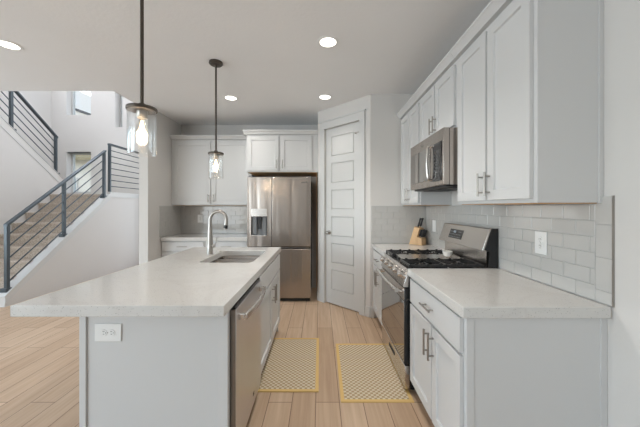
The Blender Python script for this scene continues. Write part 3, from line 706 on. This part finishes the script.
# backguard: leaning control panel above a recessed riser
bg_ = MB().prism([(RD-0.115, 1.040), (RD-0.060, 1.200), (RD-0.042, 1.206), (RD-0.03, 1.19), (RD-0.03, 1.03)], 0.0, RW, 'x').build('backguard', M['steel_h'], rg, 0.003)
MB().box(0.03, RW-0.03, RD-0.066, RD-0.030, 0.902, 1.03).build('backguard_riser', M['steel_h'], rg)
MB().prism([(RD-0.075, 0.902), (RD-0.060, 1.03), (RD-0.098, 1.046), (RD-0.045, 1.203), (RD, 1.203), (RD, 0.60), (RD-0.029, 0.60), (RD-0.029, 0.902)], RW, RW+0.004, 'x').build('side_cap', M['black'], rg)
MB().box(0.0, RW, RD-0.0295, RD, 0.60, 1.20).build('back_plate', M['black'], rg)
sl = Vector((0, 0.055, 0.160)).normalized(); pn = Vector((0, -0.160, 0.055)).normalized()
bx_ = Matrix((( 1, 0, 0, 0), (0, pn.y, sl.y, RD-0.0875), (0, pn.z, sl.z, 1.12), (0, 0, 0, 1)))
ds = MB().box(RW*0.35-0.085, RW*0.35+0.15, -0.0005, 0.0015, -0.040, 0.042, bx_).build('display', M['bglass'], bg_)
dg = MB(); xx = RW*0.35-0.02
def digit(mb, x, z, w_, h_, segs, tk=0.0022):
    S = {'a': (0, w_, h_-tk, h_), 'd': (0, w_, 0, tk), 'g': (0, w_, h_/2-tk/2, h_/2+tk/2), 'f': (0, tk, h_/2, h_), 'b': (w_-tk, w_, h_/2, h_), 'e': (0, tk, 0, h_/2), 'c': (w_-tk, w_, 0, h_/2)}
    for s_ in segs: a = S[s_]; mb.box(x+a[0], x+a[1], 0.0016, 0.0022, z+a[2], z+a[3], bx_)
for i, sg in enumerate(('bc', 'abged', 'abgcd')): digit(dg, xx+i*0.017, 0.012, 0.010, 0.018, sg)
dg.build('clock_digits', M['led'], ds)
bt = MB()
for i in range(7):
    for j in range(3):
        if j == 2 and 2 <= i <= 4: continue
        x = RW*0.35-0.07+i*0.029; bt.box(x, x+0.016, 0.0015, 0.0022, -0.031+j*0.024, -0.024+j*0.024, bx_)
bt.build('touch_keys', M['grey'], ds)
MB().box(RW/2-0.03, RW/2+0.03, -0.0022, -0.0012, 0.71, 0.722).build('badge', M['nickel'], od)

# ------------------------------------------------------------------ microwave
mw = thing('microwave', 'stainless over-the-range microwave hanging under the short wall cabinet', 'microwave', (0.90, 2.829, 1.524), -90)
MW = 0.757; MD = XR-0.90-0.003; MH = 0.418
MB().box(0.002, MW-0.002, 0.045, MD, 0.0, MH-0.002).build('case', M['black'], mw, 0.002)
MB().box(0.0, MW, 0.0, 0.044, 0.0, MH).build('front_frame', M['steel'], mw, 0.004, 3)
MB().box(MW-0.002, MW+0.0005, 0.045, 0.11, 0.0, MH-0.004).build('side_trim', M['steel'], mw)
MB().box(0.035, 0.505, -0.004, 0.0, 0.055, MH-0.09).build('door_glass', M['oglass'], mw, 0.002)
MB().box(0.565, 0.725, -0.004, 0.0, 0.035, MH-0.09).build('control_panel', M['bglass'], mw, 0.002)
MB().box(0.585, 0.705, -0.005, -0.004, MH-0.145, MH-0.105).build('display', M['dark'], mw)
k_ = MB()
for i in range(3):
    for j in range(7): k_.box(0.592+i*0.038, 0.616+i*0.038, -0.0048, -0.004, 0.055+j*0.029, 0.070+j*0.029)
k_.build('touch_keys', M['dark'], mw)
hp = [(0.535, -0.001, 0.05), (0.535, -0.026, 0.058)]+[(0.535, -0.030-0.008*math.sin(math.pi*k/12), 0.07+0.235*k/12) for k in range(13)]+[(0.535, -0.026, 0.317), (0.535, -0.001, 0.325)]
MB().tube(hp, 0.011, 12).build('handle', M['steel_h'], mw)
MB().box(0.30, 0.34, -0.0012, 0.0, MH-0.055, MH-0.035).build('badge', M['nickel'], mw)
MB().box(0.03, MW-0.03, 0.03, MD-0.05, -0.012, 0.0).box(0.08, 0.33, 0.10, 0.27, -0.018, -0.012).box(0.42, 0.67, 0.10, 0.27, -0.018, -0.012).build('underside_vent', M['dark'], mw, 0.002)

# ------------------------------------------------------------------ backsplashes
def tiles(thing_o, u0, u1, rows, z0, to3d, th=0.008, tw=0.1524, h=0.0762, shift=0.0, tilt=0.0002):
    m_ = MB(); gp = 0.0026
    for r in range(rows):
        off = (tw/2 if r % 2 else 0)+shift
        x = u0-off
        while x < u1:
            a, b = max(x, u0)+gp/2, min(x+tw, u1)-gp/2
            if b-a > 0.006:
                za, zb_ = z0+r*h+gp/2, z0+(r+1)*h-gp/2
                t1, t2, t3, t4 = [th+random.uniform(-tilt, tilt) for _ in range(4)]
                e = 0.0015
                m_.loft([[to3d(a, 0.003, za), to3d(b, 0.003, za), to3d(b, 0.003, zb_), to3d(a, 0.003, zb_)],
                         [to3d(a, t1-e, za), to3d(b, t2-e, za), to3d(b, t3-e, zb_), to3d(a, t4-e, zb_)],
                         [to3d(a+e, t1, za+e), to3d(b-e, t2, za+e), to3d(b-e, t3, zb_-e), to3d(a+e, t4, zb_-e)]])
            x += tw
    return m_
BZ = 0.9142
b1 = thing('backsplash', 'glossy grey subway tile backsplash along the wall behind the range', 'backsplash', (0, 0, 0), 0, 'subway tile backsplashes')
MB().box(XR-0.004, XR-0.0005, 1.266, 3.499, BZ, 1.376).box(XR-0.004, XR-0.0005, 1.266, 1.3455, 1.376, 1.41).build('grout', M['grout'], b1)
TR = lambda u, d, z: Vector((XR-0.0005-d, u, z))
tiles(b1, 1.3455, 3.491, 6, BZ+0.001, TR, shift=0.05).build('tile_field', M['tile'], b1)
m_ = MB()
z = BZ
for q in (0.06, 0.1524, 0.1524, 0.129):
    m_.loft([[TR(1.2675, 0.003, z+0.001), TR(1.3445, 0.003, z+0.001), TR(1.3445, 0.003, z+q-0.001), TR(1.2675, 0.003, z+q-0.001)], [TR(1.2675, 0.008, z+0.001), TR(1.3445, 0.008, z+0.001), TR(1.3445, 0.008, z+q-0.001), TR(1.2675, 0.008, z+q-0.001)]])
    z += q
m_.build('border_tile', M['tile'], b1, 0.001)
MB().box(XR-0.0105, XR-0.0005, 1.2635, 1.2668, BZ, 1.411).build('edge_trim', M['nickel'], b1)
b2 = thing('backsplash', 'subway tile backsplash on the pantry wall behind the knife block', 'backsplash', (0, 0, 0), 0, 'subway tile backsplashes')
MB().box(0.628, XR-0.009, 3.4965, 3.4995, BZ, 1.376).build('grout', M['grout'], b2)
tiles(b2, 0.63, XR-0.0095, 6, BZ+0.001, lambda u, d, z: Vector((u, 3.4995-d, z)), shift=0.03).build('tile_field', M['tile'], b2)
b3 = thing('backsplash', 'subway tile backsplash on the back wall left of the refrigerator', 'backsplash', (0, 0, 0), 0, 'subway tile backsplashes')
MB().box(-2.336, -1.05, 4.7965, 4.7995, BZ, 1.383).build('grout', M['grout'], b3)
tiles(b3, -2.336, -1.05, 6, BZ+0.001, lambda u, d, z: Vector((u, 4.7995-d, z)), tilt=0.0007).build('tile_field', M['tile'], b3)
b4 = thing('backsplash', 'short subway tile backsplash on the side of the left wall', 'backsplash', (0, 0, 0), 0, 'subway tile backsplashes')
MB().box(-2.3455, -2.3425, 4.15, 4.79, BZ, 1.383).build('grout', M['grout'], b4)
tiles(b4, 4.15, 4.79, 6, BZ+0.001, lambda u, d, z: Vector((-2.3455+d, u, z))).build('tile_field', M['tile'], b4)

# ------------------------------------------------------------------ outlets and switch
def plate(name, label, loc, mat3, horiz=False, switch=False):
    o = bpy.data.objects.new(name, None); C.objects.link(o); o.matrix_world = Matrix.Translation(loc) @ mat3; tag(o, label, 'switch' if switch else 'outlet', None if switch else 'electrical outlets')
    w_, h_ = 0.0445, 0.0665
    if horiz: w_, h_ = h_, w_
    MB().box(-w_, w_, -0.006, -0.0003, -h_, h_).build('cover_plate', M['white'], o, 0.003)
    if switch:
        MB().box(-0.017, 0.017, -0.0085, -0.006, -0.034, 0.034).build('rocker', M['white'], o, 0.001); return o
    for s_ in (-1, 1):
        cx, cz_ = (s_*0.0195, 0) if horiz else (0, s_*0.0195)
        m_ = MB(); Q = Matrix.Translation((cx, -0.006, cz_)) @ Matrix.Rotation(R(90), 4, 'X')
        m_.lathe([(0, 0), (0.0172, 0), (0.0165, 0.0022), (0, 0.0022)], seg=24, mat=Q)
        rc = m_.build('receptacle', M['white'], o)
        t_ = MB()
        for dx, L in ((-0.006, 0.0042), (0.006, 0.0052)):
            if horiz: t_.box(cx-L, cx+L, -0.0086, -0.008, cz_+dx-0.0012, cz_+dx+0.0012)
            else: t_.box(cx+dx-0.0012, cx+dx+0.0012, -0.0086, -0.008, cz_-L+0.003, cz_+L+0.003)
        if horiz: t_.box(cx+0.008, cx+0.012, -0.0086, -0.008, cz_-0.002, cz_+0.002)
        else: t_.box(cx-0.002, cx+0.002, -0.0086, -0.008, cz_-0.012, cz_-0.008)
        t_.build('slot', M['slot'], rc)
    MB().cyl((0, -0.0068, 0), (0, -0.006, 0), 0.003, 10).build('screw', M['nickel'], o)
    return o
I4 = Matrix.Identity(4); RZm = Matrix.Rotation(R(-90), 4, 'Z')
plate('wall_outlet', 'white horizontal outlet on the end panel of the island', (-1.055, IY0, 0.735), I4, True)
plate('wall_outlet', 'white outlet on the tile backsplash above the near right worktop', (XR-0.0088, 1.672, 1.15), RZm)
plate('wall_outlet', 'white outlet on the back wall tiles left of the faucet', (-2.015, 4.7912, 1.165), I4)
plate('light_switch', 'white wall switch on the tiles between the knife block and the range', (XR-0.0088, 3.235, 1.145), RZm, False, True)

# ------------------------------------------------------------------ ceiling lights and pendants
proto = None
for x, y, lb in ((0.067, 2.387, 'largest-looking recessed downlight, right of the farther pendant rod and in front of the pantry'), (-2.66, 2.43, 'round recessed downlight at the far left of the ceiling'),
                 (-1.13, 3.61, 'small recessed downlight beside the farther pendant rod'), (0.063, 3.58, 'small recessed downlight directly above the top of the pantry door')):
    if proto is None:
        d_ = thing('recessed_downlight', lb, 'ceiling light', (x, y, CE), 0, 'recessed downlights')
        MB().lathe([(0.066, -0.001), (0.070, -0.006), (0.088, -0.005), (0.092, -0.0005), (0.066, -0.0005)], seg=40).build('trim_ring', M['white'], d_)
        MB().lathe([(0, -0.003), (0.067, -0.003), (0.067, -0.0006), (0, -0.0006)], seg=40).build('diffuser', M['lamp'], d_)
        proto = d_
    else:
        d_ = copy_tree(proto); d_.location = (x, y, CE); d_['label'] = lb
for x, y, en, sz in ((0.067, 2.387, 68, 125), (-2.66, 2.43, 18, 110), (-1.13, 3.61, 27, 165), (0.063, 3.58, 11, 110), (0.065, 1.19, 18, 115)):  # last beam: unseen, without a fixture, added to light the right worktop
    l = bpy.data.lights.new('downlight_beam', 'SPOT'); l.energy = en; l.spot_size = R(sz); l.spot_blend = 0.8; l.shadow_soft_size = 0.06; l.color = (1.0, 0.96, 0.91)
    lo = bpy.data.objects.new('downlight_beam', l); C.objects.link(lo); lo.location = (x, y, CE-0.02)
def pendant(x, y, zb, lb, src=None):
    if src is None:
        H = CE-zb; t = thing('pendant_light', lb, 'pendant light', (x, y, zb), 0, 'glass jar pendant lights')
        MB().lathe([(0, H-0.0005), (0.062, H-0.0005), (0.064, H-0.016), (0.055, H-0.026), (0.014, H-0.030), (0, H-0.030)], seg=36).build('canopy', M['bronze'], t)
        rod = MB().cyl((0, 0, 0.255), (0, 0, H-0.028), 0.0085, 14).build('rod', M['bronze'], t)
        MB().lathe([(0, 0.230), (0.070, 0.230), (0.072, 0.233), (0.072, 0.243), (0.069, 0.247), (0.02, 0.250), (0.014, 0.268), (0, 0.268)], seg=40).build('cap', M['bronze'], t)
        MB().lathe([(0.0665, 0.2295), (0.0665, 0.004), (0.0650, 0.0), (0.0630, 0.004), (0.0630, 0.2295)], seg=48).build('glass_jar', M['jar'], t)
        MB().lathe([(0, 0.2298), (0.026, 0.2298), (0.026, 0.195), (0.022, 0.190), (0, 0.190)], seg=24).build('socket', M['nickel'], t)
        b = MB().lathe([(0.013, 0.1898), (0.014, 0.180), (0.024, 0.155), (0.030, 0.125), (0.027, 0.09), (0.016, 0.068), (0, 0.062)], seg=28).build('bulb', M['bulb'], t)
        f = MB()
        for k in range(4):
            a = k*math.pi/2; c_, s_ = math.cos(a), math.sin(a)
            f.tube([(0.004*c_, 0.004*s_, 0.178), (0.013*c_, 0.013*s_, 0.130), (0.006*c_, 0.006*s_, 0.085)], 0.0017, 6)
        f.build('filament', M['filament'], b)
    else:
        t = copy_tree(src); t.location = (x, y, zb); t['label'] = lb
    l = bpy.data.lights.new('bulb_glow', 'POINT'); l.energy = 2; l.color = (1.0, 0.82, 0.62); l.shadow_soft_size = 0.03
    lo = bpy.data.objects.new('bulb_glow', l); C.objects.link(lo); lo.location = (x, y, zb+0.12)
    return t
p1 = pendant(-0.93, 1.486, 1.632, 'larger-looking clear glass pendant hanging over the near half of the island')
p2 = pendant(-0.995, 2.72, 1.632, 'clear glass pendant hanging by the sink end of the island', p1)

# ------------------------------------------------------------------ floor mats
def mat_(label, pts):
    (ax, ay), (bx, by), (cx, cy), (dx, dy) = pts   # near-left, near-right, far-right, far-left
    ctr = Vector(((ax+bx+cx+dx)/4, (ay+by+cy+dy)/4, 0))
    t = thing('floor_mat', label, 'floor mat', ctr, 0, 'kitchen floor mats')
    P = [Vector((a, b, 0))-ctr for a, b in pts]; q = 0.025
    ins = []
    for i in range(4):
        p, n, v = P[i], (P[(i+1) % 4]-P[i]).normalized(), (P[i-1]-P[i]).normalized(); ins.append(p+n*q+v*q)
    up = lambda L, z: [Vector((p.x, p.y, z)) for p in L]
    MB().loft([up(ins, 0.001), up(ins, 0.006)], True, True).build('woven_field', M['rug'], t)
    m_ = MB(); o2 = [p*0.998 for p in P]
    m_.loft([up(ins, 0.0005), up(P, 0.0005), up(P, 0.006), up(o2, 0.0075), up(ins, 0.0075), up(ins, 0.0055)], False, False)
    m_.build('binding', M['binding'], t)
mat_('beige woven mat with gold edging beside the dishwasher and sink', [(-0.505, 2.087), (-0.010, 2.087), (-0.010, 2.937), (-0.505, 2.937)])
mat_('beige woven mat with gold edging in front of the range', [(0.146, 1.976), (0.655, 1.976), (0.648, 2.817), (0.155, 2.817)])

# ------------------------------------------------------------------ things on the worktops
BP, BR = (1.168, 3.385, 0.9145), 42
kb_ = thing('knife_block', 'light bamboo knife block on the short worktop beyond the range', 'knife block', BP, BR)
# local: front towards -y, slots lean forward along (0, -0.31, 0.95)
MB().prism([(0.090, 0), (0.020, 0.215), (-0.0465, 0.193), (-0.016, 0.100), (-0.016, 0)], -0.054, 0.054, 'x').build('tall_block', M['bamboo'], kb_, 0.003)
MB().prism([(-0.0165, 0), (-0.0165, 0.098), (-0.074, 0.080), (-0.074, 0)], -0.054, 0.054, 'x').build('front_block', M['bamboo'], kb_, 0.003)
KM = Matrix.Translation(BP) @ Matrix.Rotation(R(BR), 4, 'Z')
KD = Vector((0, -0.31, 0.95)).normalized()
def knife(x, y, z, L, r, lb, name='kitchen_knife'):
    o = bpy.data.objects.new(name, None); C.objects.link(o); o.matrix_world = KM @ Matrix.Translation((x, y, z)); tag(o, lb, 'knife', 'knives in the block')
    a = KD*0.010
    m_ = MB(); m_.tube([a, a+KD*L*0.15, a+KD*L*0.6, a+KD*L*0.95, a+KD*L], [r*0.8, r, r*0.85, r*1.05, r*0.7], 10); m_.build('handle', M['dark'], o, 0)
    m2 = MB(); m2.tube([KD*0.0035, a], [r*0.7, r*0.85], 10); m2.build('bolster', M['nickel'], o)
knife(-0.026, -0.012, 0.206, 0.105, 0.0115, 'tall black knife handle at the left of the block top')
knife(0.026, -0.012, 0.206, 0.105, 0.0115, 'tall black knife handle at the right of the block top')
for j, (yy, zz) in enumerate(((-0.060, 0.0865), (-0.034, 0.0945))):
    for i in range(4):
        knife(-0.039+0.026*i, yy, zz, 0.080, 0.0085, 'short black steak knife handle in the %s row of the knife block, %s from left' % (('front', 'rear')[j], ('first', 'second', 'third', 'fourth')[i]), 'steak_knife')
# spoon rest
sr = thing('spoon_rest', 'small white ceramic bowl-shaped spoon rest on the range grate', 'spoon rest', (1.075, 2.40, 0.9445), 20)
sr.scale = (0.8, 0.8, 0.75)
MB().lathe([(0, 0.0), (0.026, 0.0), (0.040, 0.014), (0.047, 0.040), (0.050, 0.058), (0.047, 0.058), (0.043, 0.040), (0.036, 0.018), (0.022, 0.006), (0, 0.005)], seg=28).build('bowl', M['ceramic'], sr)
MB().tube([(-0.03, 0, 0.03), (-0.05, 0, 0.06), (-0.062, 0, 0.085)], [0.012, 0.010, 0.007], 10).build('rest_lip', M['ceramic'], sr)

# ------------------------------------------------------------------ outside the stairwell windows
struct('ground_outside', MB().box(-30, 10, 7.6, 45, -0.5, -0.3), plain('dry_grass', srgb(150, 140, 100), 0.95), 'dry ground outside the windows', 'ground')
M['siding'] = paint('siding', srgb(236, 232, 224), 0.8); M['roof'] = paint('roof', srgb(150, 138, 104), 0.9); M['fascia'] = plain('fascia', srgb(52, 58, 66), 0.6)
hs = thing('neighbor_house', 'pale neighboring house with dark roof edge seen through the stairwell windows', 'house', (-12, 13, -0.3))
MB().prism([(-6, 0), (3.3, 0), (3.3, 5.17), (-1.0, 6.72), (-6, 4.9)], 0, 6, 'y').build('wall', M['siding'], hs)
MB().prism([(-1.2, 6.81), (3.9, 4.974), (3.9, 5.07), (-1.2, 6.906)], -0.08, 6, 'y').build('roof', M['fascia'], hs)
MB().prism([(-1.0, 6.40), (3.3, 4.852), (3.3, 4.90), (-1.0, 6.45)], -0.06, 0, 'y').build('rake_trim', M['fascia'], hs)
MB().prism([(-0.5, 3.72), (0, 3.98), (0, 4.1), (-0.5, 3.84)], -4, 2.5, 'x').build('porch_roof', M['roof'], hs)
wf = MB().box(0.10, 0.95, -0.05, 0, 2.1, 3.0).build('window', M['trim'], hs); MB().box(0.17, 0.88, -0.06, -0.05, 2.17, 2.93).build('pane', plain('blue_pane', srgb(120, 165, 185), 0.1), wf)
